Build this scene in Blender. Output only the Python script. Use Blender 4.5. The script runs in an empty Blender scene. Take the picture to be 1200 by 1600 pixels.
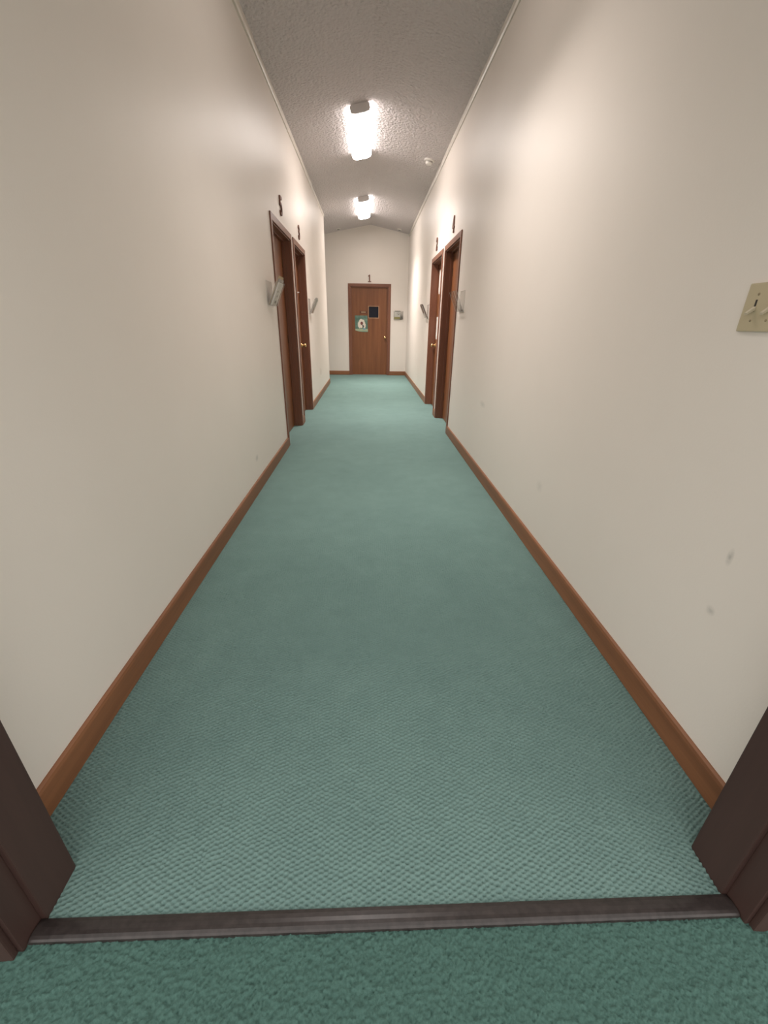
import bpy, bmesh, math, random
import numpy as np
from mathutils import Matrix, Vector
random.seed(7)
rng = np.random.default_rng(7)
scn = bpy.context.scene
COL = scn.collection

# ------------------------------------------------------------------ camera
H = 1.2337
def make_camera(f=650.0, yaw=0.0404, pitch=0.4236, roll=0.0152):
    F = Vector((math.sin(yaw)*math.cos(pitch), math.cos(yaw)*math.cos(pitch), -math.sin(pitch)))
    R = Vector((math.cos(yaw), -math.sin(yaw), 0)); U = R.cross(F)
    R2 = R*math.cos(roll) + U*math.sin(roll); U2 = U*math.cos(roll) - R*math.sin(roll)
    cd = bpy.data.cameras.new('camera'); cam = bpy.data.objects.new('camera', cd); COL.objects.link(cam)
    m = Matrix((R2, U2, -F)).transposed().to_4x4(); m.translation = (0, 0, H)
    cam.matrix_world = m
    cd.sensor_fit = 'VERTICAL'; cd.sensor_height = 36.0; cd.sensor_width = 27.0
    cd.lens = f/1600.0*36.0; cd.clip_start = 0.02
    scn.camera = cam
make_camera()

# ------------------------------------------------------------------ world, exposure, lamp strength
w = bpy.data.worlds.new('World'); scn.world = w; w.use_nodes = True
w.node_tree.nodes['Background'].inputs[0].default_value = (1.0, 0.95, 0.90, 1)
w.node_tree.nodes['Background'].inputs[1].default_value = 1.9
vs = scn.view_settings
vs.view_transform = 'Standard'; vs.look = 'None'; vs.gamma = 1.0; vs.use_curve_mapping = False
vs.exposure = 0.0
LAMP_BOTTOM, LAMP_SIDE, LAMP_WATT = 24.0, 10.0, 38.0     # lens luminance: flat underside, curved sides
NEAR_LENS_DIM, NEAR_WATT = 0.27, 0.48                       # output of the assumed lamp nearest the doorway cut to imitate camera tone mapping
LAMP_COLOR = (1.0, 0.92, 0.87)

# ------------------------------------------------------------------ measures (metres; x across, y along the hall)
WL, WR = 0.880, 0.977          # wall faces at x = -WL and x = +WR
EAVE = 3.179; APX, APZ = 0.046, 3.354
END = 11.62; CORNER = 9.887; PASS_X = -2.6
HEAD = 2.14                    # top of door casings
WT = 0.14                      # wall thickness
DOOR_Y = 0.605                 # hall face of the near doorway frame

# ------------------------------------------------------------------ materials
MATS = {}
def nt(name):
    m = bpy.data.materials.new(name); m.use_nodes = True; t = m.node_tree
    b = t.nodes['Principled BSDF']; MATS[name] = m
    return m, t, b
def N(t, typ, **kw):
    n = t.nodes.new(typ)
    for k, v in kw.items(): setattr(n, k, v)
    return n
def coords(t, scale=(1, 1, 1)):
    tc = N(t, 'ShaderNodeTexCoord'); mp = N(t, 'ShaderNodeMapping')
    mp.inputs['Scale'].default_value = scale
    t.links.new(tc.outputs['Object'], mp.inputs[0])
    return mp.outputs[0]
def noise(t, vec, scale, detail=3.0, rough=0.55):
    n = N(t, 'ShaderNodeTexNoise'); n.inputs['Scale'].default_value = scale
    n.inputs['Detail'].default_value = detail; n.inputs['Roughness'].default_value = rough
    t.links.new(vec, n.inputs['Vector']); return n.outputs['Fac']
def ramp(t, fac, stops):
    r = N(t, 'ShaderNodeValToRGB'); e = r.color_ramp.elements
    while len(e) < len(stops): e.new(0.5)
    for el, (p, c) in zip(e, stops):
        el.position = p; el.color = tuple(c) + (1,) if len(c) == 3 else c
    t.links.new(fac, r.inputs[0]); return r.outputs[0]
def bump(t, b, h, strength, dist):
    n = N(t, 'ShaderNodeBump'); n.inputs['Strength'].default_value = strength; n.inputs['Distance'].default_value = dist
    t.links.new(h, n.inputs['Height']); t.links.new(n.outputs[0], b.inputs['Normal'])
def math_(t, op, a, b=None, clamp=False):
    n = N(t, 'ShaderNodeMath', operation=op, use_clamp=clamp)
    for i, v in enumerate((a, b)):
        if v is None: continue
        if isinstance(v, (int, float)): n.inputs[i].default_value = v
        else: t.links.new(v, n.inputs[i])
    return n.outputs[0]
def mixc(t, fac, a, b):
    n = N(t, 'ShaderNodeMix', data_type='RGBA')
    if isinstance(fac, (int, float)): n.inputs[0].default_value = fac
    else: t.links.new(fac, n.inputs[0])
    for i, v in ((6, a), (7, b)):
        if isinstance(v, tuple): n.inputs[i].default_value = v + (1,) if len(v) == 3 else v
        else: t.links.new(v, n.inputs[i])
    return n.outputs[2]

def plain(name, col, rough=0.5, spec=0.5, metal=0.0, vary=0.06, scale=6.0):
    m, t, b = nt(name)
    v = coords(t); f = noise(t, v, scale, 3)
    lo = tuple(c*(1-vary) for c in col); hi = tuple(min(1, c*(1+vary)) for c in col)
    t.links.new(ramp(t, f, [(0.3, lo), (0.7, hi)]), b.inputs['Base Color'])
    b.inputs['Roughness'].default_value = rough; b.inputs['Specular IOR Level'].default_value = spec
    b.inputs['Metallic'].default_value = metal
    return m

def wall_material(name, marks=()):
    m, t, b = nt(name)
    v = coords(t)
    c = ramp(t, noise(t, v, 1.3, 4), [(0.3, (0.805, 0.740, 0.675)), (0.7, (0.830, 0.765, 0.700))])
    for (y, z, ry, rz, s) in marks:                      # scuffs with a shape of their own
        sx = N(t, 'ShaderNodeSeparateXYZ'); t.links.new(v, sx.inputs[0])
        dy = math_(t, 'DIVIDE', math_(t, 'SUBTRACT', sx.outputs[1], y), ry)
        dz = math_(t, 'DIVIDE', math_(t, 'SUBTRACT', sx.outputs[2], z), rz)
        d = math_(t, 'SQRT', math_(t, 'ADD', math_(t, 'MULTIPLY', dy, dy), math_(t, 'MULTIPLY', dz, dz)))
        k = math_(t, 'SUBTRACT', 1.0, d, clamp=True)
        k = math_(t, 'MULTIPLY', k, math_(t, 'MULTIPLY', noise(t, v, 60, 3), s), clamp=True)
        c = mixc(t, k, c, (0.30, 0.29, 0.26))
    t.links.new(c, b.inputs['Base Color'])
    r = N(t, 'ShaderNodeMapRange'); r.inputs['To Min'].default_value = 0.40; r.inputs['To Max'].default_value = 0.47
    t.links.new(noise(t, v, 3, 3), r.inputs['Value']); t.links.new(r.outputs[0], b.inputs['Roughness'])
    b.inputs['Specular IOR Level'].default_value = 0.33
    bump(t, b, noise(t, v, 160, 3), 0.12, 0.002)
    return m
wall_material('wall_paint', [(3.2, 0.26, 0.05, 0.03, 1.0)])
wall_material('wall_paint_right', [(0.943, 0.672, 0.012, 0.030, 1.1), (0.937, 0.50, 0.018, 0.018, 0.9), (3.6, 0.62, 0.10, 0.03, 0.6), (2.2, 0.40, 0.05, 0.04, 0.4)])

def ceiling_material():
    m, t, b = nt('ceiling_texture')
    v = coords(t)
    b.inputs['Roughness'].default_value = 0.75; b.inputs['Specular IOR Level'].default_value = 0.25
    t.links.new(ramp(t, noise(t, v, 1.0, 3), [(0.3, (0.66, 0.600, 0.595)), (0.7, (0.69, 0.630, 0.625))]), b.inputs['Base Color'])
    vo = N(t, 'ShaderNodeTexVoronoi', feature='SMOOTH_F1'); vo.inputs['Scale'].default_value = 38
    t.links.new(v, vo.inputs['Vector'])
    h = math_(t, 'ADD', math_(t, 'MULTIPLY', vo.outputs['Distance'], -1.0), noise(t, v, 45, 4, 0.6))
    bump(t, b, h, 1.0, 0.017)
ceiling_material()

def wood(name, lo, hi, grain='z', rough=0.38, spec=0.5, streak=1.0):
    m, t, b = nt(name)
    s = {'z': (11, 11, 0.55), 'y': (11, 0.55, 11), 'x': (0.55, 11, 11)}[grain]
    v = coords(t, s)
    f1 = noise(t, v, 1.2, 5, 0.6)
    v2 = coords(t, tuple(k*7 for k in s)); f2 = noise(t, v2, 1.5, 4, 0.65)
    f = math_(t, 'ADD', math_(t, 'MULTIPLY', f1, 0.75), math_(t, 'MULTIPLY', f2, 0.25*streak))
    mid = tuple((a+c)/2 for a, c in zip(lo, hi))
    t.links.new(ramp(t, f, [(0.33, lo), (0.50, mid), (0.66, hi)]), b.inputs['Base Color'])
    b.inputs['Roughness'].default_value = rough; b.inputs['Specular IOR Level'].default_value = spec
    bump(t, b, f2, 0.05, 0.001)
    return m
wood('door_veneer', (0.155, 0.052, 0.018), (0.245, 0.092, 0.034), 'z')
wood('casing_wood', (0.165, 0.064, 0.037), (0.250, 0.100, 0.055), 'z')
wood('casing_wood_level', (0.165, 0.064, 0.037), (0.250, 0.100, 0.055), 'y')
wood('casing_wood_cross', (0.165, 0.064, 0.037), (0.250, 0.100, 0.055), 'x')
wood('baseboard_wood', (0.185, 0.076, 0.033), (0.300, 0.127, 0.056), 'y', rough=0.42)
wood('baseboard_wood_cross', (0.185, 0.076, 0.033), (0.300, 0.127, 0.056), 'x', rough=0.42)
wood('light_wood', (0.36, 0.20, 0.11), (0.46, 0.27, 0.16), 'z')
wood('number_wood', (0.115, 0.040, 0.020), (0.20, 0.075, 0.040), 'z', rough=0.5)
wood('frame_brown', (0.050, 0.027, 0.023), (0.066, 0.036, 0.030), 'z', rough=0.5, spec=0.35)
plain('trim_paint', (0.70, 0.645, 0.575), 0.4)
plain('white_metal', (0.82, 0.77, 0.76), 0.5)
plain('plastic_white', (0.78, 0.73, 0.68), 0.4)
plain('plastic_grey', (0.35, 0.32, 0.30), 0.5)
plain('plate_ivory', (0.52, 0.44, 0.29), 0.35)
plain('toggle_ivory', (0.56, 0.49, 0.36), 0.3)
plain('screw_tan', (0.30, 0.24, 0.15), 0.35, metal=0.3)
plain('slot_dark', (0.03, 0.025, 0.02), 0.6)
plain('brass', (0.85, 0.60, 0.30), 0.22, metal=1.0)
plain('hinge_bronze', (0.10, 0.06, 0.035), 0.4, metal=0.8)
plain('strip_rubber', (0.030, 0.024, 0.023), 0.32, spec=0.5, vary=0.35, scale=60)
plain('paper_white', (0.80, 0.77, 0.73), 0.7)
plain('paper_tan', (0.52, 0.40, 0.24), 0.7)
plain('paper_grey', (0.42, 0.39, 0.36), 0.7, vary=0.3, scale=25)
plain('paper_brown', (0.20, 0.13, 0.09), 0.7)
plain('paper_olive', (0.38, 0.33, 0.10), 0.7)
plain('ink_grey', (0.22, 0.20, 0.17), 0.8)
plain('glass_dark_room', (0.006, 0.007, 0.014), 0.06, spec=0.12)  # near-black colour stands in for the unlit room behind the pane
plain('plaque_brown', (0.10, 0.028, 0.012), 0.4)
plain('plaque_pale', (0.62, 0.44, 0.26), 0.5)

def lens_material(name, strength):
    m = bpy.data.materials.new(name); m.use_nodes = True; t = m.node_tree; t.nodes.clear()
    e = N(t, 'ShaderNodeEmission'); e.inputs[0].default_value = LAMP_COLOR + (1,); e.inputs[1].default_value = strength
    o = N(t, 'ShaderNodeOutputMaterial'); t.links.new(e.outputs[0], o.inputs[0]); MATS[name] = m
lens_material('lit_lens', LAMP_BOTTOM); lens_material('lit_lens_side', LAMP_SIDE)
lens_material('lit_lens_weak', LAMP_BOTTOM*NEAR_LENS_DIM); lens_material('lit_lens_side_weak', LAMP_SIDE*NEAR_LENS_DIM)  # same lens, its glow cut for the tone of the near end

def acrylic(name, tint, clear):
    m = bpy.data.materials.new(name); m.use_nodes = True; t = m.node_tree; t.nodes.clear()
    tr = N(t, 'ShaderNodeBsdfTransparent'); tr.inputs[0].default_value = tint + (1,)
    gl = N(t, 'ShaderNodeBsdfGlossy'); gl.inputs['Roughness'].default_value = 0.08
    df = N(t, 'ShaderNodeBsdfDiffuse'); df.inputs[0].default_value = (0.75, 0.72, 0.68, 1)
    lw = N(t, 'ShaderNodeLayerWeight'); fr = N(t, 'ShaderNodeMath', operation='POWER'); fr.inputs[1].default_value = 12.0
    t.links.new(lw.outputs['Facing'], fr.inputs[0])
    a = N(t, 'ShaderNodeMixShader'); a.inputs[0].default_value = 1-clear
    t.links.new(tr.outputs[0], a.inputs[1]); t.links.new(df.outputs[0], a.inputs[2])
    b = N(t, 'ShaderNodeMixShader'); t.links.new(fr.outputs[0], b.inputs[0])
    t.links.new(a.outputs[0], b.inputs[1]); t.links.new(gl.outputs[0], b.inputs[2])
    o = N(t, 'ShaderNodeOutputMaterial'); t.links.new(b.outputs[0], o.inputs[0]); MATS[name] = m
acrylic('clear_acrylic', (0.98, 0.98, 0.975), 0.955)
acrylic('acrylic_edge', (0.92, 0.91, 0.89), 0.12)

PX, PY = 0.0240, 0.0125        # repeat of the carpet's loop pattern
CAR_LO, CAR_MID, CAR_HI = (0.128, 0.208, 0.194), (0.152, 0.242, 0.224), (0.178, 0.278, 0.256)
def carpet(name, loops, tint=(1, 1, 1), speck=0.45):
    m, t, b = nt(name)
    v = coords(t)
    tone = lambda c: tuple(a*k for a, k in zip(c, tint))
    big = math_(t, 'ADD', math_(t, 'MULTIPLY', noise(t, v, 1.6, 4, 0.6), 0.6), math_(t, 'MULTIPLY', noise(t, v, 8.0, 4, 0.6), 0.4)); fine = noise(t, v, 220, 3, 0.7)
    f = math_(t, 'ADD', math_(t, 'MULTIPLY', big, 1-speck), math_(t, 'MULTIPLY', fine, speck))
    t.links.new(ramp(t, f, [(0.34, tone(CAR_LO)), (0.5, tone(CAR_MID)), (0.66, tone(CAR_HI))]), b.inputs['Base Color'])
    b.inputs['Roughness'].default_value = 0.95; b.inputs['Specular IOR Level'].default_value = 0.1
    b.inputs['Sheen Weight'].default_value = 0.10; b.inputs['Sheen Roughness'].default_value = 0.5
    b.inputs['Sheen Tint'].default_value = (0.55, 0.75, 0.68, 1)
    if loops:
        s = N(t, 'ShaderNodeSeparateXYZ'); t.links.new(v, s.inputs[0])
        cx = math_(t, 'COSINE', math_(t, 'MULTIPLY', s.outputs[0], 2*math.pi/PX))
        cy = math_(t, 'COSINE', math_(t, 'MULTIPLY', s.outputs[1], 2*math.pi/PY))
        h = math_(t, 'MULTIPLY', math_(t, 'MULTIPLY', cx, cy), -0.15)
        h = math_(t, 'ADD', h, fine)
        bump(t, b, h, 0.5, 0.003)
    else:
        bump(t, b, fine, 0.5, 0.003)
    return m
carpet('carpet_pile', False); carpet('carpet_far', True); carpet('carpet_plush', False, (0.43, 0.54, 0.50), 0.75)

def poster_material():
    m, t, b = nt('poster_print')
    v = coords(t); s = N(t, 'ShaderNodeSeparateXYZ'); t.links.new(v, s.inputs[0])
    X, Z = s.outputs[0], s.outputs[2]
    nz = noise(t, v, 26, 4)
    def blob(cx, cz, rx, rz, wob=0.9):
        a = math_(t, 'DIVIDE', math_(t, 'SUBTRACT', X, cx), rx); c = math_(t, 'DIVIDE', math_(t, 'SUBTRACT', Z, cz), rz)
        d = math_(t, 'ADD', math_(t, 'MULTIPLY', a, a), math_(t, 'MULTIPLY', c, c))
        d = math_(t, 'ADD', d, math_(t, 'MULTIPLY', math_(t, 'SUBTRACT', nz, 0.5), wob*2))
        return math_(t, 'MULTIPLY', math_(t, 'SUBTRACT', 1.15, d), 4.0, clamp=True)
    c = ramp(t, noise(t, v, 9, 4), [(0.3, (0.055, 0.115, 0.085)), (0.5, (0.10, 0.19, 0.15)), (0.7, (0.20, 0.28, 0.21))])
    c = mixc(t, blob(0.0, 0.045, 0.40, 0.03, 0.3), c, (0.34, 0.40, 0.27))
    for q in ((-0.045, 0.175, 0.042, 0.085), (0.03, 0.215, 0.055, 0.075), (0.075, 0.155, 0.035, 0.075), (-0.01, 0.26, 0.045, 0.045)):
        c = mixc(t, blob(*q), c, (0.74, 0.66, 0.56))
    c = mixc(t, blob(0.008, 0.205, 0.034, 0.038, 0.3), c, (0.16, 0.045, 0.04))
    c = mixc(t, blob(0.04, 0.135, 0.026, 0.030), c, (0.10, 0.09, 0.08))
    c = mixc(t, blob(0.005, 0.125, 0.022, 0.03, 0.3), c, (0.80, 0.70, 0.60))
    c = mixc(t, blob(0.075, 0.075, 0.03, 0.02), c, (0.18, 0.32, 0.40))
    t.links.new(c, b.inputs['Base Color']); b.inputs['Roughness'].default_value = 0.45
poster_material()

# ------------------------------------------------------------------ mesh helpers
def wloc(o):
    v = Vector((0, 0, 0))
    while o is not None: v = v + o.location; o = o.parent
    return v
def tag(o, label, cat=None, group=None, kind=None):
    o['label'] = label
    if cat: o['category'] = cat
    if group: o['group'] = group
    if kind: o['kind'] = kind
    return o
def empty(name, loc, label, cat, group=None, kind=None):
    o = bpy.data.objects.new(name, None); COL.objects.link(o); o.location = loc; o.empty_display_size = 0.05
    return tag(o, label, cat, group, kind)
class MB:
    """collects world-space geometry; build() links it as one mesh object"""
    def __init__(s): s.v = []; s.f = []; s.mi = []
    def poly(s, pts, faces, mi=0):
        k = len(s.v); s.v += [tuple(p) for p in pts]; s.f += [tuple(i+k for i in q) for q in faces]; s.mi += [mi]*len(faces)
    def hexa(s, p, mi=0, mis=None):   # 8 corners: bottom ring 0-3, top ring 4-7
        F = [(3, 2, 1, 0), (4, 5, 6, 7), (0, 1, 5, 4), (1, 2, 6, 5), (2, 3, 7, 6), (3, 0, 4, 7)]
        k = len(s.v); s.v += [tuple(q) for q in p]
        for i, q in enumerate(F): s.f.append(tuple(j+k for j in q)); s.mi.append(mis[i] if mis else mi)
    def box(s, x0, x1, y0, y1, z0, z1, T=None, mi=0):
        c = [(x0, y0, z0), (x1, y0, z0), (x1, y1, z0), (x0, y1, z0), (x0, y0, z1), (x1, y0, z1), (x1, y1, z1), (x0, y1, z1)]
        if T: c = [T(*p) for p in c]
        s.hexa(c, mi)
    def prism(s, prof, a0, a1, P, mi=0):
        """profile (p, q) swept along a; P(a, p, q) -> world"""
        n = len(prof)
        s.poly([P(a0, *q) for q in prof] + [P(a1, *q) for q in prof],
               [tuple(range(n))[::-1], tuple(range(n, 2*n))] + [(i, (i+1) % n, n+(i+1) % n, n+i) for i in range(n)], mi)
    def lathe(s, prof, c, ax, n=24, mi=0):
        """profile [(radius, height)] turned about axis ax through c"""
        ax = Vector(ax).normalized(); a = ax.orthogonal().normalized(); b = ax.cross(a); c = Vector(c)
        pts = []
        for r, h in prof:
            for i in range(n):
                t = 2*math.pi*i/n; pts.append(c + ax*h + (a*math.cos(t)+b*math.sin(t))*max(r, 1e-5))
        fs = [(j*n+i, j*n+(i+1) % n, (j+1)*n+(i+1) % n, (j+1)*n+i) for j in range(len(prof)-1) for i in range(n)]
        fs += [tuple(range(n))[::-1], tuple((len(prof)-1)*n+i for i in range(n))]
        s.poly(pts, fs, mi)
    def build(s, name, mats, parent=None, bevel=0.0, smooth=False, base=False):
        if isinstance(mats, str): mats = [mats]
        me = bpy.data.meshes.new(name)
        o = bpy.data.objects.new(name, me); COL.objects.link(o)
        V = [Vector(p) for p in s.v]
        if parent is not None: org = wloc(parent); o.parent = parent; loc = Vector((0, 0, 0))
        elif base:
            lo = [min(p[i] for p in V) for i in range(3)]; hi = [max(p[i] for p in V) for i in range(3)]
            org = Vector(((lo[0]+hi[0])/2, (lo[1]+hi[1])/2, lo[2])); loc = org
        else: org = Vector((0, 0, 0)); loc = org
        o.location = loc
        me.from_pydata([tuple(p-org) for p in V], [], s.f)
        for m in mats: me.materials.append(MATS[m])
        me.polygons.foreach_set('material_index', s.mi)
        bm = bmesh.new(); bm.from_mesh(me)
        bmesh.ops.recalc_face_normals(bm, faces=bm.faces)
        if bevel:
            bmesh.ops.bevel(bm, geom=[e for e in bm.edges if e.calc_face_angle(0) > 0.5], offset=bevel, segments=2, profile=0.7, affect='EDGES', clamp_overlap=True)
        bm.to_mesh(me); bm.free()
        if smooth:
            for p in me.polygons: p.use_smooth = True
        me.update()
        return o

# wall frames: u runs along the wall, d sticks out into the hall, z is up
TL = lambda u, d, z: (-WL+d, u, z)
TR = lambda u, d, z: (WR-d, u, z)
TE = lambda u, d, z: (u, END-d, z)

# ------------------------------------------------------------------ structure
DOORS = {  # outer casing span along the wall
    5: (TL, 4.490, 5.590), 3: (TL, 5.715, 6.700), 4: (TR, 5.090, 6.130), 2: (TR, 6.265, 7.300), 1: (TE, -0.503, 0.560)}
CW = 0.058
def side_wall(name, T, spans, y0, y1, mat, label):
    b = MB(); u = y0
    for (a, c) in sorted(spans):
        b.box(u, a+CW-0.004, -WT, 0, -0.02, EAVE, T); b.box(a+CW-0.004, c-CW+0.004, -WT, 0, HEAD-CW+0.004, EAVE, T); u = c-CW+0.004
    b.box(u, y1, -WT, 0, -0.02, EAVE, T)
    return tag(b.build(name, mat), label, 'wall', kind='structure')
side_wall('wall_left', TL, [DOORS[5][1:], DOORS[3][1:]], 0.59, CORNER, 'wall_paint', 'cream painted hall wall with the doors numbered 5 and 3')
side_wall('wall_right', TR, [DOORS[4][1:], DOORS[2][1:]], 0.59, END, 'wall_paint_right', 'cream painted hall wall with the light switch and doors 4 and 2')
b = MB(); a, c = DOORS[1][1]+CW-0.004, DOORS[1][2]-CW+0.004
b.box(PASS_X, a, -WT, 0, -0.02, 3.6, TE); b.box(c, WR+WT, -WT, 0, -0.02, 3.6, TE); b.box(a, c, -WT, 0, HEAD-CW+0.004, 3.6, TE)
tag(b.build('wall_back', 'wall_paint'), 'cream gable wall at the far end around door 1', 'wall', kind='structure')
b = MB(); b.box(PASS_X, -WL-WT, CORNER-WT, CORNER, -0.02, 3.3); b.box(PASS_X-WT, PASS_X, CORNER-WT, END+WT, -0.02, 3.3)
tag(b.build('wall_passage', 'wall_paint'), 'cream wall of the side passage round the left corner', 'wall', kind='structure')
# wall that holds the near doorway
b = MB(); b.box(-2.2, -0.80, 0.455, 0.59, -0.02, EAVE+0.2); b.box(0.915, 2.2, 0.455, 0.59, -0.02, EAVE+0.2); b.box(-0.80, 0.915, 0.455, 0.59, 2.16, EAVE+0.3)
tag(b.build('wall_front', 'wall_paint'), 'cream wall around the near doorway', 'wall', kind='structure')
# gabled ceiling
sl = (APZ-EAVE)/(APX+0.873); sr = (APZ-EAVE)/(0.970-APX)
cz = lambda x: APZ-(APX-x)*sl if x < APX else APZ-(x-APX)*sr
b = MB()
def cslab(x0, x1, y0, y1):
    z0, z1 = cz(x0), cz(x1)
    b.hexa([(x0, y0, z0), (x1, y0, z1), (x1, y1, z1), (x0, y1, z0), (x0, y0, z0+0.1), (x1, y0, z1+0.1), (x1, y1, z1+0.1), (x0, y1, z0+0.1)])
cslab(-WL-WT, APX, 0.45, CORNER); cslab(PASS_X-WT, APX, CORNER, END+WT); cslab(APX, WR+WT, 0.45, END+WT)
tag(b.build('ceiling', 'ceiling_texture'), 'textured grey-white gabled hall ceiling', 'ceiling', kind='structure')

# carpeted floors
LOOP_END = 3.0
b = MB()
b.box(-WL-WT, WR+WT, 0.485, LOOP_END, -0.05, -0.014); b.box(-WL-WT, WR+WT, LOOP_END, END+WT, -0.05, -0.0015)
b.box(PASS_X-WT, -WL-WT, CORNER-WT, END+WT, -0.05, -0.0015)
floor = tag(b.build('floor', 'carpet_far'), 'teal green loop carpet running down the hall', 'floor', kind='structure')
b = MB(); b.box(-5, 5, -8, 0.485, -0.05, -0.008)  # unseen part stretched far back to block world light from below
near = tag(b.build('floor_near', 'carpet_plush'), 'teal green plush carpet on the near side of the threshold', 'floor', kind='structure')

def smooth_field(nx, ny, cx, cy):
    """smooth random field of nx by ny samples with cells of cx by cy samples"""
    gx, gy = nx//cx+3, ny//cy+3
    g = rng.standard_normal((gy, gx))
    yy = np.arange(ny)/cy; xx = np.arange(nx)/cx
    iy = yy.astype(int); ix = xx.astype(int); fy = (yy-iy)[:, None]; fx = (xx-ix)[None, :]
    fy = fy*fy*(3-2*fy); fx = fx*fx*(3-2*fx)
    A = g[np.ix_(iy, ix)]; B = g[np.ix_(iy, ix+1)]; C = g[np.ix_(iy+1, ix)]; D = g[np.ix_(iy+1, ix+1)]
    return (A*(1-fx)+B*fx)*(1-fy)+(C*(1-fx)+D*fx)*fy
def field_object(name, xs, ys, Z, mat, parent):
    nx, ny = len(xs), len(ys)
    co = np.empty((ny, nx, 3), np.float32); co[..., 0] = xs[None, :]; co[..., 1] = ys[:, None]; co[..., 2] = Z
    i = np.arange(nx*ny, dtype=np.int32).reshape(ny, nx)
    q = np.stack([i[:-1, :-1], i[:-1, 1:], i[1:, 1:], i[1:, :-1]], -1).reshape(-1)
    me = bpy.data.meshes.new(name); n = (nx-1)*(ny-1)
    me.vertices.add(nx*ny); me.vertices.foreach_set('co', co.reshape(-1))
    me.loops.add(4*n); me.loops.foreach_set('vertex_index', q)
    me.polygons.add(n); me.polygons.foreach_set('loop_start', np.arange(0, 4*n, 4, dtype=np.int32))
    me.polygons.foreach_set('use_smooth', np.ones(n, bool))
    me.update(calc_edges=True); me.materials.append(MATS[mat])
    o = bpy.data.objects.new(name, me); COL.objects.link(o); o.parent = parent; o['kind'] = 'stuff'
    return o
sx_, sy_ = 0.0038, 0.0026
xs = np.arange(-WL-0.01, WR+0.012, sx_); ys = np.arange(0.488, LOOP_END+sy_*0.5, sy_); nx, ny = len(xs), len(ys)
wx = xs[None, :]+0.0022*smooth_field(nx, ny, 8, 11); wy = ys[:, None]+0.0015*smooth_field(nx, ny, 8, 11)
f = np.cos(2*math.pi*wx/PX)*np.cos(2*math.pi*wy/PY)
fade = (1-0.96*np.clip((ys-1.7)/(LOOP_END-1.7), 0, 1))[:, None]        # relief flattened down the hall to blend its shading into the flat carpet
Z = -0.0090*fade*((1+f)/2)**2.2 + fade*(0.0008*smooth_field(nx, ny, 2, 2) + 0.0004*rng.standard_normal((ny, nx)))
field_object('loop_pile', xs, ys, Z, 'carpet_pile', floor)['label'] = 'nubby teal carpet loops'
xs = np.arange(-0.86, 0.97, 0.0026); ys = np.arange(0.0, 0.482, 0.0026)
Z = 0.0016*smooth_field(len(xs), len(ys), 2, 2)+0.0010*rng.standard_normal((len(ys), len(xs)))+0.0005*smooth_field(len(xs), len(ys), 6, 6)
field_object('cut_pile', xs, ys, Z, 'carpet_plush', near)['label'] = 'short teal carpet tufts'

# baseboards (rounded top), in runs between the doors
def base_profile(): return [(0, 0), (0.013, 0), (0.013, 0.085), (0.010, 0.095), (0.004, 0.100), (0, 0.100)]
def baseboard(name, T, runs, mat, label):
    b = MB()
    for u0, u1 in runs: b.prism(base_profile(), u0, u1, lambda a, d, z: T(a, d, z))
    return tag(b.build(name, mat), label, 'baseboard', kind='structure')
baseboard('baseboard_left', TL, [(0.59, 4.49), (5.59, 5.715), (6.70, CORNER+0.013)], 'baseboard_wood', 'brown wooden baseboard along the wall of doors 5 and 3')
baseboard('baseboard_right', TR, [(0.59, 5.09), (6.13, 6.265), (7.30, END)], 'baseboard_wood', 'brown wooden baseboard along the wall below the light switch')
baseboard('baseboard_back', TE, [(PASS_X, DOORS[1][1]), (DOORS[1][2], WR)], 'baseboard_wood_cross', 'brown wooden baseboard on the far end wall beside door 1')
b = MB(); b.prism(base_profile(), PASS_X, -WL+0.013, lambda a, d, z: (a, CORNER+d, z))
tag(b.build('baseboard_passage', 'baseboard_wood_cross'), 'brown wooden baseboard round the left corner into the passage', 'baseboard', kind='structure')

# thin painted moulding where walls meet ceiling, in lengths
def moulding(name, T, pieces, label):
    e = empty(name, T(pieces[0][0], 0, EAVE-0.05), label, 'moulding', kind='structure')
    for (u0, u1, dd, dz) in pieces:
        b = MB()
        prof = [(-0.002, -0.045), (0.010+dd, -0.045), (0.017+dd, -0.030), (0.019+dd, -0.010), (0.019+dd, 0.006), (-0.002, 0.006)]
        b.prism(prof, u0, u1, lambda a, d, z: T(a, d, EAVE+z+dz)); b.build('moulding_strip', 'trim_paint', e)
moulding('trim_1', TL, [(0.59, 4.33, 0.004, -0.004), (4.335, 7.93, 0, 0), (7.945, CORNER, -0.006, 0.004)], 'thin cream moulding along the ceiling above doors 5 and 3')
moulding('trim_2', TR, [(0.59, END, 0, 0)], 'thin cream moulding along the ceiling above doors 4 and 2')

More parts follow.
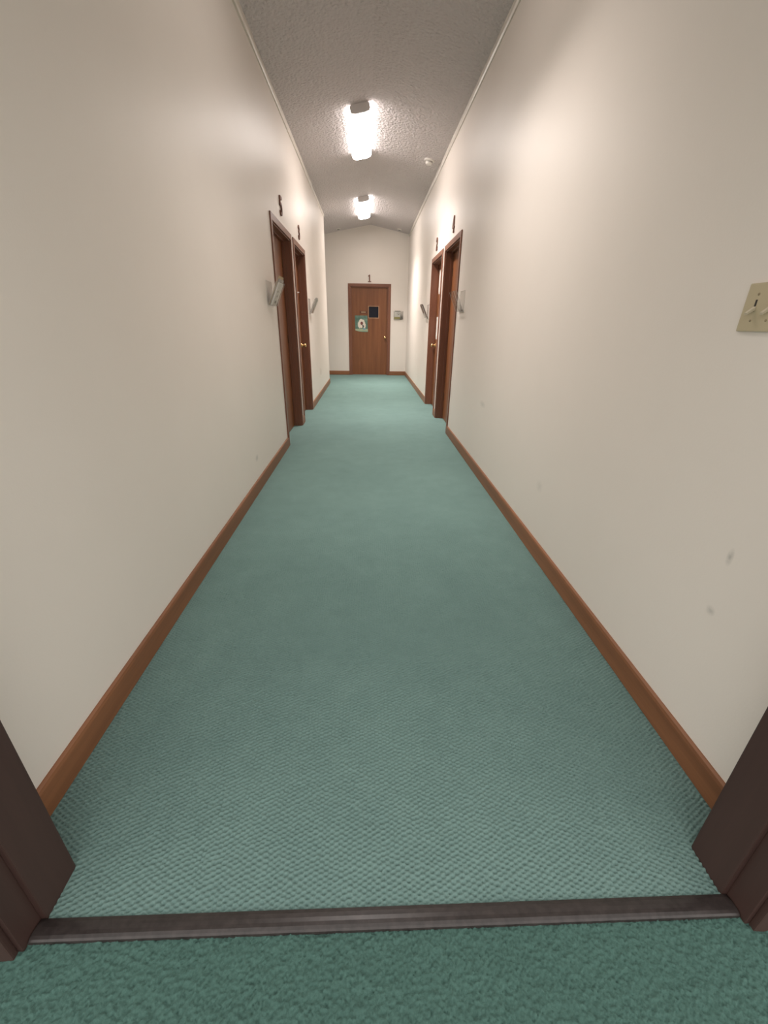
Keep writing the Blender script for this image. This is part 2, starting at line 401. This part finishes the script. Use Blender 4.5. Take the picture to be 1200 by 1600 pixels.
# ------------------------------------------------------------------ doors
def door(num, label, knob_far, hinges, recess=0.095, knob_z=0.94):
    T, a, c = DOORS[num]
    E = empty('door_%d' % num, T((a+c)/2, 0, 0), label, 'door', kind='structure')
    lev = 'casing_wood_cross' if T is TE else 'casing_wood_level'
    t = 0.013
    for (u0, u1) in ((a, a+CW), (c-CW, c)):
        b = MB(); b.box(u0, u1, 0, t, 0, HEAD-CW, T); b.build('side_casing', 'casing_wood', E, bevel=0.003)
    b = MB(); b.box(a, c, 0, t, HEAD-CW, HEAD, T); b.build('head_casing', lev, E, bevel=0.003)
    j0, j1 = a+CW-0.006, c-CW+0.006; jt = 0.018
    for (u0, u1) in ((j0, j0+jt), (j1-jt, j1)):
        b = MB(); b.box(u0, u1, -WT, -0.001, 0, HEAD-CW+0.006, T); b.build('side_jamb', 'casing_wood', E)
    b = MB(); b.box(j0+jt, j1-jt, -WT, -0.001, HEAD-CW-jt+0.006, HEAD-CW+0.006, T); b.build('head_jamb', lev, E)
    s0, s1, top = j0+jt, j1-jt, HEAD-CW-jt+0.006
    # stops in front of the leaf
    for (u0, u1) in ((s0, s0+0.011), (s1-0.011, s1)):
        b = MB(); b.box(u0, u1, -recess+0.002, -recess+0.034, 0, top-0.011, T); b.build('stop', 'casing_wood', E)
    b = MB(); b.box(s0, s1, -recess+0.002, -recess+0.034, top-0.011, top, T); b.build('stop', lev, E)
    l0, l1, d0, d1, z0, z1 = s0+0.001, s1-0.001, -recess-0.042, -recess, 0.006, top-0.002
    b = MB()
    if num == 1:
        wx0, wx1, wz0, wz1 = 0.010, 0.254, 1.385, 1.638
        b.box(l0, wx0, d0, d1, z0, z1, T); b.box(wx1, l1, d0, d1, z0, z1, T); b.box(wx0, wx1, d0, d1, z0, wz0, T); b.box(wx0, wx1, d0, d1, wz1, z1, T)
    else: b.box(l0, l1, d0, d1, z0, z1, T)
    leaf = b.build('door_leaf', 'door_veneer', E)
    if num == 1:
        b = MB(); b.box(wx0, wx1, d0+0.012, d0+0.018, wz0, wz1, T); b.build('window_pane', 'glass_dark_room', leaf)
        b = MB(); g = 0.016
        b.box(wx0-g, wx1+g, d1, d1+0.010, wz1, wz1+g, T); b.box(wx0-g, wx1+g, d1, d1+0.010, wz0-g, wz0, T)
        b.box(wx0-g, wx0, d1, d1+0.010, wz0, wz1, T); b.box(wx1, wx1+g, d1, d1+0.010, wz0, wz1, T)
        b.build('window_frame', 'light_wood', leaf, bevel=0.002)['label'] = 'pale wooden frame of the small square pane'
    # knob with rose
    ku = (l1-0.065) if knob_far else (l0+0.065)
    o = Vector(T(ku, d1, knob_z)); ax = Vector(T(ku, d1+1, knob_z))-o
    b = MB(); b.lathe([(0.033, 0), (0.033, 0.003), (0.028, 0.008), (0.013, 0.012), (0.011, 0.030), (0.016, 0.036), (0.026, 0.044), (0.029, 0.054), (0.026, 0.064), (0.016, 0.069), (0.0, 0.070)], o, ax, 24)
    b.build('door_knob', 'brass', E, smooth=True)['label'] = 'round polished brass door knob'
    for hz in hinges:
        hu = l0 if knob_far else l1
        o = Vector(T(hu, d1+0.004, hz)); b = MB()
        b.lathe([(0.006, -0.045), (0.006, 0.045)], o, (0, 0, 1), 10)
        b.box(min(hu, hu+(0.03 if knob_far else -0.03)), max(hu, hu+(0.03 if knob_far else -0.03)), d1, d1+0.0025, hz-0.044, hz+0.044, T)
        b.build('hinge', 'hinge_bronze', E)
    return E, d1
door(5, 'brown wooden door with a bare recessed leaf under number 5', False, (0.30, 1.05, 1.85))
door(3, 'brown wooden door with brass knob under number 3', True, ())
door(4, 'brown wooden door with a bare recessed leaf under number 4', False, (0.30, 0.62, 1.85))
door(2, 'brown wooden door with papers and brass knob under number 2', True, ())
E1, _ = door(1, 'brown wooden door with small square pane at the hall end', True, (), recess=0.045, knob_z=0.925)

# near doorway frame (camera stands just before it)
E = empty('door_6', (0.058, DOOR_Y, 0), 'dark brown empty doorway frame at the near end of the hall', 'doorway', kind='structure')
for sx, xi in ((-1, 0.726), (1, 0.842)):
    b = MB(); X = lambda v: sx*v
    b.box(min(X(xi), X(xi+0.16)), max(X(xi), X(xi+0.16)), 0.503, DOOR_Y, -0.004, 2.16); b.build('door_stop', 'frame_brown', E, bevel=0.004)
    b = MB(); b.box(min(X(xi+0.012), X(xi+0.10)), max(X(xi+0.012), X(xi+0.10)), 0.450, 0.503, -0.006, 2.16); b.build('side_jamb', 'frame_brown', E, bevel=0.002)
    b = MB(); b.box(min(X(xi+0.022), X(xi+0.11)), max(X(xi+0.022), X(xi+0.11)), 0.436, 0.450, -0.006, 2.17); b.build('side_casing', 'frame_brown', E, bevel=0.004)
b = MB(); b.box(-0.726, 0.842, 0.450, DOOR_Y, 2.10, 2.16); b.build('head_jamb', 'frame_brown', E)
# threshold
b = MB(); prof = [(0.460, -0.004), (0.460, 0.002), (0.4615, 0.0065), (0.465, 0.0095), (0.471, 0.0110), (0.478, 0.0110), (0.486, 0.0098), (0.495, 0.0072), (0.503, 0.003), (0.503, -0.004)]
b.prism(prof, -0.736, 0.852, lambda a, p, q: (a, p, q))
tag(b.build('trim_3', 'strip_rubber', smooth=False), 'dark threshold strip across the carpet seam at the near doorway', 'threshold', kind='structure')

# ------------------------------------------------------------------ ceiling lamps
def lamp(y0, label, weak=''):
    L = 1.31; xc = -0.092; ang = math.atan(sl)
    zc = cz(xc)
    E = empty('ceiling_light', (xc, y0+L/2, zc), label, 'ceiling light', 'lit fluorescent ceiling lights along the ridge')
    ca, sa = math.cos(ang), math.sin(ang)
    P = lambda a, p, q: (xc + p*ca - q*sa, a, zc + p*sa + q*ca)
    b = MB(); b.prism([(-0.105, 0.001), (-0.105, -0.022), (0.105, -0.022), (0.105, 0.001)], y0+0.02, y0+L-0.02, P); b.build('housing', 'white_metal', E)
    half = [(0.124, -0.016), (0.130, -0.034), (0.127, -0.056), (0.114, -0.074), (0.085, -0.085), (0.045, -0.090)]
    prof = half + [(-p, q) for p, q in half[::-1]]
    b = MB(); n = len(prof); ya, yb = y0+0.012, y0+L-0.012
    b.poly([P(ya, *q) for q in prof]+[P(yb, *q) for q in prof], [tuple(range(n))[::-1], tuple(range(n, 2*n))]+[(i, (i+1) % n, n+(i+1) % n, n+i) for i in range(n)])
    b.mi = [1, 1]+[0 if 3 <= i <= 7 else 1 for i in range(n)]
    b.build('lens', ['lit_lens'+weak, 'lit_lens_side'+weak], E)['label'] = 'glowing white wraparound lens'
    ld = bpy.data.lights.new('tube_light', 'AREA'); ld.shape = 'RECTANGLE'; ld.size = 0.20; ld.size_y = L-0.06   # the lens throws most light downward
    ld.spread = math.radians(95); ld.energy = LAMP_WATT*(NEAR_WATT if weak else 1.0); ld.color = LAMP_COLOR
    lo = bpy.data.objects.new('tube_light', ld); COL.objects.link(lo); lo.parent = E
    lo.location = (0.094*sa, 0, -0.094*ca); lo.rotation_euler = (0, -ang, 0)
    capp = [(0.088, 0.0), (0.106, -0.016), (0.106, -0.052), (0.094, -0.070), (0.05, -0.078), (-0.05, -0.078), (-0.094, -0.070), (-0.106, -0.052), (-0.106, -0.016), (-0.088, 0.0)]
    for a0, a1 in ((y0-0.004, y0+0.011), (y0+L-0.011, y0+L+0.004)):
        b = MB(); b.prism(capp, a0, a1, P); b.build('end_cap', 'white_metal', E)['label'] = 'grey metal end cap'
lamp(5.70, 'lit ceiling light near the smoke detector, nearer of the two in view')
lamp(9.16, 'lit ceiling light closest to the far end wall')
lamp(2.24, 'assumed lit ceiling light over the near part of the hall above the frame', '_weak')  # unseen lamp, assumed; dimmed to keep the near upper walls dark

# smoke detector and small ceiling plates
def on_ceiling(x, y):
    n = Vector((sl, 0, -1)) if x < APX else Vector((-sr, 0, -1))
    return Vector((x, y, cz(x))), n.normalized()
p, n = on_ceiling(0.805, 6.86)
E = empty('smoke_detector', p, 'round cream smoke detector on the ceiling beside the nearer lamp', 'smoke detector')
b = MB(); b.lathe([(0.068, -0.002), (0.068, 0.008), (0.060, 0.016)], p, n, 32); b.build('base_plate', 'plastic_white', E)
b = MB(); b.lathe([(0.044, 0.016), (0.046, 0.034), (0.040, 0.048), (0.026, 0.055), (0.0, 0.057)], p, n, 32); b.build('sensor_dome', 'plastic_white', E, smooth=True)
b = MB(); b.lathe([(0.047, 0.022), (0.0475, 0.028)], p, n, 32); b.build('vent_ring', 'plastic_grey', E)
for x, y, lab in ((-0.686, 11.36, 'small flat round ceiling cover left of the far gable peak'), (0.717, 11.355, 'small flat round ceiling cover right of the far gable peak')):
    p, n = on_ceiling(x, y)
    E = empty('ceiling_cover', p, lab, 'ceiling cover', 'round covers near the far gable')
    b = MB(); b.lathe([(0.055, -0.002), (0.055, 0.006), (0.046, 0.012)], p, n, 28); b.build('ring', 'plastic_white', E)
    b = MB(); b.lathe([(0.030, 0.012), (0.028, 0.020), (0.012, 0.026), (0.0, 0.026)], p, n, 20); b.build('center_disc', 'plastic_grey', E)

# ------------------------------------------------------------------ wooden numbers over the doors
def arc(cx, cy, rx, ry, a0, a1, n=14): return [(cx+rx*math.cos(math.radians(a0+(a1-a0)*i/n)), cy+ry*math.sin(math.radians(a0+(a1-a0)*i/n))) for i in range(n+1)]
STROKES = {  # centre lines (x, y, half width) in a cell 0.62 wide and 1 high
    '5': [[(x, y, 0.085) for x, y in [(0.54, 0.90), (0.16, 0.90)]], [(0.14, 0.93, 0.06), (0.12, 0.52, 0.06)],
          [(0.12, 0.52, 0.06)] + [(x, y, 0.055+0.05*math.sin(math.pi*i/14)) for i, (x, y) in enumerate(arc(0.28, 0.33, 0.25, 0.26, 110, -130))], [(0.11, 0.17, 0.085), (0.12, 0.165, 0.085)]],
    '3': [[(0.11, 0.80, 0.08), (0.12, 0.80, 0.08)], [(x, y, 0.05+0.05*math.sin(math.pi*i/14)) for i, (x, y) in enumerate(arc(0.28, 0.74, 0.20, 0.19, 150, -80))],
          [(x, y, 0.05+0.06*math.sin(math.pi*i/14)) for i, (x, y) in enumerate(arc(0.28, 0.30, 0.25, 0.24, 90, -150))], [(0.10, 0.20, 0.08), (0.11, 0.20, 0.08)]],
    '2': [[(0.12, 0.75, 0.08), (0.13, 0.75, 0.08)], [(x, y, 0.05+0.05*math.sin(math.pi*i/14)) for i, (x, y) in enumerate(arc(0.30, 0.71, 0.22, 0.22, 165, -35))] + [(0.10, 0.12, 0.06)],
          [(0.09, 0.09, 0.08), (0.54, 0.09, 0.085)], [(0.54, 0.10, 0.06), (0.57, 0.24, 0.05)]],
    '4': [[(0.42, 0.95, 0.06), (0.08, 0.34, 0.06)], [(0.08, 0.33, 0.065), (0.60, 0.33, 0.065)], [(0.42, 0.95, 0.085), (0.42, 0.06, 0.085)], [(0.32, 0.05, 0.05), (0.52, 0.05, 0.05)]],
    '1': [[(0.32, 0.93, 0.085), (0.32, 0.06, 0.085)], [(0.12, 0.78, 0.05), (0.30, 0.93, 0.06)], [(0.12, 0.055, 0.06), (0.52, 0.055, 0.06)]]}
def number(ch, T, uc, z0, h, flip, label):
    """digit cut from wood; strokes swept as flat rounded bars"""
    b = MB(); dep = 0.014
    def put(x, y, d):
        return T(uc + (x-0.31)*h*(-1 if flip else 1), d, z0+y*h)
    for k, st in enumerate(STROKES[ch]):
        dd = dep-0.0004*k
        for (xa, ya, ra), (xb, yb, rb) in zip(st[:-1], st[1:]):
            tx, ty = xb-xa, yb-ya; l = math.hypot(tx, ty) or 1; nx, ny = -ty/l, tx/l
            q = [(xa+nx*ra, ya+ny*ra), (xb+nx*rb, yb+ny*rb), (xb-nx*rb, yb-ny*rb), (xa-nx*ra, ya-ny*ra)]
            b.hexa([put(x, y, 0.0) for x, y in q] + [put(x, y, dd) for x, y in q])
        for (xa, ya, ra) in st:
            q = [(xa+ra*math.cos(i*math.pi/5), ya+ra*math.sin(i*math.pi/5)) for i in range(10)]
            n = 10
            b.poly([put(x, y, 0) for x, y in q]+[put(x, y, dd-0.0002) for x, y in q], [tuple(range(n))[::-1], tuple(range(n, 2*n))]+[(i, (i+1) % n, n+(i+1) % n, n+i) for i in range(n)])
    o = b.build('door_number', 'number_wood', base=True)
    tag(o, label, 'number', 'wooden numbers over the doors')
number('5', TL, 5.075, 2.215, 0.168, False, 'carved wooden number 5 over the door with the full leaflet holder')
number('3', TL, 6.255, 2.200, 0.150, False, 'carved wooden number 3 over the second door on the left wall')
number('4', TR, 5.630, 2.200, 0.160, True, 'carved wooden number 4 over the door with the empty leaflet holder')
number('2', TR, 6.895, 2.200, 0.156, True, 'carved wooden number 2 over the door with taped papers')
number('1', TE, 0.028, 2.175, 0.158, False, 'carved wooden number 1 above the end door')

# ------------------------------------------------------------------ clear leaflet holders leaning out from the walls
LEAN0, LEAN1, PH, TH = 0.010, 0.096, 0.185, 0.028   # back of the pocket at bottom/top, height, depth
def slanted(b, T, u0, u1, s0, s1, off0, off1, z0, mis=None):
    """panel between offsets off0..off1 in front of the pocket's back, from s0 to s1 up its slope"""
    def q(u, off, s): return T(u, LEAN0+(LEAN1-LEAN0)*s+off, z0+PH*s)
    b.hexa([q(u0, off0, s0), q(u1, off0, s0), q(u1, off1, s0), q(u0, off1, s0), q(u0, off0, s1), q(u1, off0, s1), q(u1, off1, s1), q(u0, off1, s1)], 0, mis)
def holder(T, u0, u1, z0, label):
    E = empty('leaflet_holder', T((u0+u1)/2, 0, z0-0.02), label, 'leaflet holder', 'clear leaflet holders beside the doors')
    ed = [1, 1, 0, 1, 0, 1]
    b = MB(); t = 0.003
    c = [T(u, d, z) for z in (z0-0.015, z0+PH+0.005) for u, d in ((u0, 0.002), (u1, 0.002), (u1, 0.002+t), (u0, 0.002+t))]
    b.hexa(c, 0, ed); b.build('back_plate', ['clear_acrylic', 'acrylic_edge'], E)
    b = MB(); slanted(b, T, u0, u1, 0, 1, -t, 0, z0, ed); b.build('pocket_back', ['clear_acrylic', 'acrylic_edge'], E)
    b = MB(); slanted(b, T, u0, u1, 0, 0.97, TH, TH+t, z0, ed); b.build('pocket_front', ['clear_acrylic', 'acrylic_edge'], E)
    for a in (u0, u1-t):
        b = MB(); slanted(b, T, a, a+t, 0, 0.97, 0, TH, z0, [1, 1, 0, 0, 0, 0]); b.build('pocket_side', ['clear_acrylic', 'acrylic_edge'], E)
    b = MB(); b.box(u0, u1, t+0.002, LEAN0+TH+t, z0-0.004, z0-0.0005, T); b.build('pocket_floor', ['clear_acrylic'], E)
def leaflet(T, u0, u1, z0, off0, off1, s0, s1, mat, label, name='leaflet', print_=None, cat='leaflet'):
    b = MB(); slanted(b, T, u0, u1, s0, s1, off0, off1, z0)
    o = b.build(name, mat, base=True); tag(o, label, cat)
    for (nm, ua, ub, sa, sb, m) in (print_ or []):
        b = MB(); slanted(b, T, ua, ub, sa, sb, off1, off1+0.0006, z0); b.build(nm, m, o)
h5, h3, h4, h2 = 4.080, 6.840, 4.690, 7.430
W5 = 0.235
holder(TL, h5, h5+W5, 1.375, 'clear acrylic leaflet holder full of grey papers beside door 5')
leaflet(TL, h5+0.010, h5+W5-0.012, 1.375, 0.0015, 0.006, 0.02, 1.22, 'paper_tan', 'tan folder standing at the back of the holder beside door 5', cat='folder', name='folder')
leaflet(TL, h5+0.008, h5+W5-0.010, 1.375, 0.007, 0.016, 0.02, 1.10, 'paper_grey', 'grey leaflet stack behind the white sheet in the holder beside door 5')
leaflet(TL, h5+0.008, h5+W5-0.016, 1.375, 0.017, 0.0245, 0.02, 0.95, 'paper_white', 'white front leaflet with grey patches in the holder beside door 5',
        print_=[('printed_patch', h5+0.09, h5+0.15, 0.10, 0.2, 'paper_grey'), ('printed_patch', h5+0.10, h5+0.13, 0.36, 0.44, 'paper_grey'), ('printed_patch', h5+0.07, h5+0.11, 0.55, 0.62, 'paper_grey')])
holder(TL, h3, h3+W5, 1.375, 'clear acrylic leaflet holder with a grey leaflet beyond door 3')
leaflet(TL, h3+0.010, h3+W5-0.012, 1.375, 0.008, 0.022, 0.02, 1.08, 'paper_grey', 'thick grey leaflet stack in the holder beyond door 3')
holder(TR, h4, h4+W5, 1.370, 'empty clear acrylic leaflet holder beside door 4')
holder(TR, h2, h2+W5, 1.345, 'clear acrylic leaflet holder with a brown leaflet beyond door 2')
leaflet(TR, h2+0.010, h2+W5-0.012, 1.345, 0.002, 0.006, 0.02, 1.05, 'paper_brown', 'thin brown leaflet at the back of the holder beyond door 2')
leaflet(TR, h2+0.010, h2+W5-0.012, 1.345, 0.020, 0.024, 0.35, 1.05, 'paper_brown', 'short brown card at the front of the holder beyond door 2', cat='card', name='card')
h1 = 0.640
holder(TE, h1, h1+W5, 1.355, 'clear acrylic leaflet holder with an olive banded card beside door 1')
leaflet(TE, h1+0.012, h1+0.162, 1.355, 0.012, 0.016, 0.02, 1.06, 'paper_white', 'white card with olive foot band in the holder beside door 1', cat='card', name='card',
        print_=[('printed_band', h1+0.012, h1+0.158, 0.03, 0.30, 'paper_olive'), ('printed_band', h1+0.022, h1+0.160, 0.93, 1.03, 'ink_grey'), ('printed_band', h1+0.07, h1+0.160, 0.74, 0.79, 'ink_grey'), ('printed_band', h1+0.095, h1+0.14, 0.56, 0.61, 'ink_grey')])

# ------------------------------------------------------------------ light switch, outlet
E = empty('light_switch', TR(1.110, 0, 1.230), 'ivory two-toggle light switch plate on the right wall', 'light switch')
b = MB(); b.box(1.052, 1.168, 0, 0.0065, 1.230, 1.341, TR); plate = b.build('cover_plate', 'plate_ivory', E, bevel=0.004)
for u in (1.133, 1.087):
    b = MB(); b.box(u-0.0028, u+0.0028, 0.0060, 0.0069, 1.276, 1.303, TR); b.build('toggle_slot', 'slot_dark', plate)
    b = MB()
    p = [(0.004, 1.290), (0.004, 1.280), (0.0235, 1.2675), (0.0245, 1.2730)]
    b.prism(p, u-0.0045, u+0.0045, lambda a, d, z: TR(a, d, z)); b.build('toggle', 'toggle_ivory', E, bevel=0.0008)
    for z in (1.3155, 1.2555):
        o = Vector(TR(u, 0.006, z)); b = MB(); b.lathe([(0.0034, 0), (0.0032, 0.0010), (0.0022, 0.0016), (0.0, 0.0018)], o, (-1, 0, 0), 14); b.build('screw', 'screw_tan', E)
E = empty('wall_outlet', TL(8.12, 0, 0.372), 'cream electrical outlet low on the wall beyond door 3', 'outlet')
b = MB(); b.box(8.085, 8.155, 0, 0.006, 0.372, 0.487, TL); b.build('cover_plate', 'trim_paint', E, bevel=0.003)
for z in (0.41, 0.45):
    b = MB(); b.box(8.104, 8.136, 0.005, 0.0085, z-0.014, z+0.014, TL); r = b.build('receptacle', 'plastic_white', E, bevel=0.004)
    for u in (8.113, 8.127):
        b = MB(); b.box(u-0.0012, u+0.0012, 0.008, 0.0088, z-0.004, z+0.006, TL); b.build('slot', 'slot_dark', r)

# ------------------------------------------------------------------ things on the doors
d1 = -0.045
# poster with curled foot
b = MB(); n = 10; x0, x1, z0, z1 = -0.345, -0.025, 1.050, 1.430
top = []; fr = []
for j in range(9):
    s = j/8
    for i in range(n+1):
        q = i/n; x = x0+(x1-x0)*q + (0.012*(1-s))
        zb = z0+0.035*(1-q)**2-0.008*math.sin(q*math.pi)
        z = zb+(z1-zb)*s
        fr.append((x, d1+0.0016+0.010*(1-s)**3*(1-q)**2, z))
N_ = n+1
pts = [TE(*p) for p in fr]+[TE(p[0], p[1]-0.0012, p[2]) for p in fr]
fs = [(j*N_+i, j*N_+i+1, (j+1)*N_+i+1, (j+1)*N_+i) for j in range(8) for i in range(n)]; K = len(fr)
fs += [tuple(K+i for i in q[::-1]) for q in fs]
b.poly(pts, fs); tag(b.build('poster', 'poster_print', base=True), 'green poster with a white figure on the end door', 'poster')
b = MB(); b.box(-0.212, -0.032, d1, d1+0.008, 1.482, 1.536, TE); o = b.build('name_plaque', 'plaque_brown', base=True, bevel=0.002)
tag(o, 'small brown plaque with a pale line beside the door pane', 'plaque')
for (xa, xb) in ((-0.180, -0.158), (-0.154, -0.126), (-0.122, -0.100), (-0.096, -0.070)):
    b = MB(); b.box(xa, xb, d1+0.008, d1+0.009, 1.500, 1.518, TE); b.build('pale_strip', 'plaque_pale', o)
# papers posted on door 2
d2 = -0.095
def sheet(T, u0, u1, z0, z1, d, mat, label, wav=0.004, name='notice'):
    b = MB(); m = 6; pts = []
    for j in range(m+1):
        for u in (u0, u1):
            pts.append((u+random.uniform(-0.004, 0.004), d+0.0012+abs(math.sin(j*1.3))*wav, z0+(z1-z0)*j/m))
    P = [T(*p) for p in pts]+[T(p[0], p[1]-0.001, p[2]) for p in pts]; K = len(pts)
    fs = [(2*j, 2*j+1, 2*j+3, 2*j+2) for j in range(m)]; fs += [tuple(K+i for i in q[::-1]) for q in fs]
    b.poly(P, fs); return tag(b.build(name, mat, base=True), label, 'notice', 'papers taped to door 2')
sheet(TR, 6.74, 7.125, 1.665, 1.985, d2, 'paper_white', 'upper white paper notice taped to door 2')
sheet(TR, 6.80, 7.140, 1.030, 1.350, d2, 'paper_white', 'lower white paper notice taped to door 2 above the knob')
# small white hook on door 3
o = Vector(TL(6.47, -0.095, 1.615)); b = MB(); b.lathe([(0.012, 0), (0.012, 0.004), (0.006, 0.008), (0.006, 0.018), (0.010, 0.022), (0.0, 0.026)], o, (1, 0, 0), 14)
tag(b.build('door_viewer', 'plastic_white', base=True), 'tiny white button on the leaf of door 3', 'button')
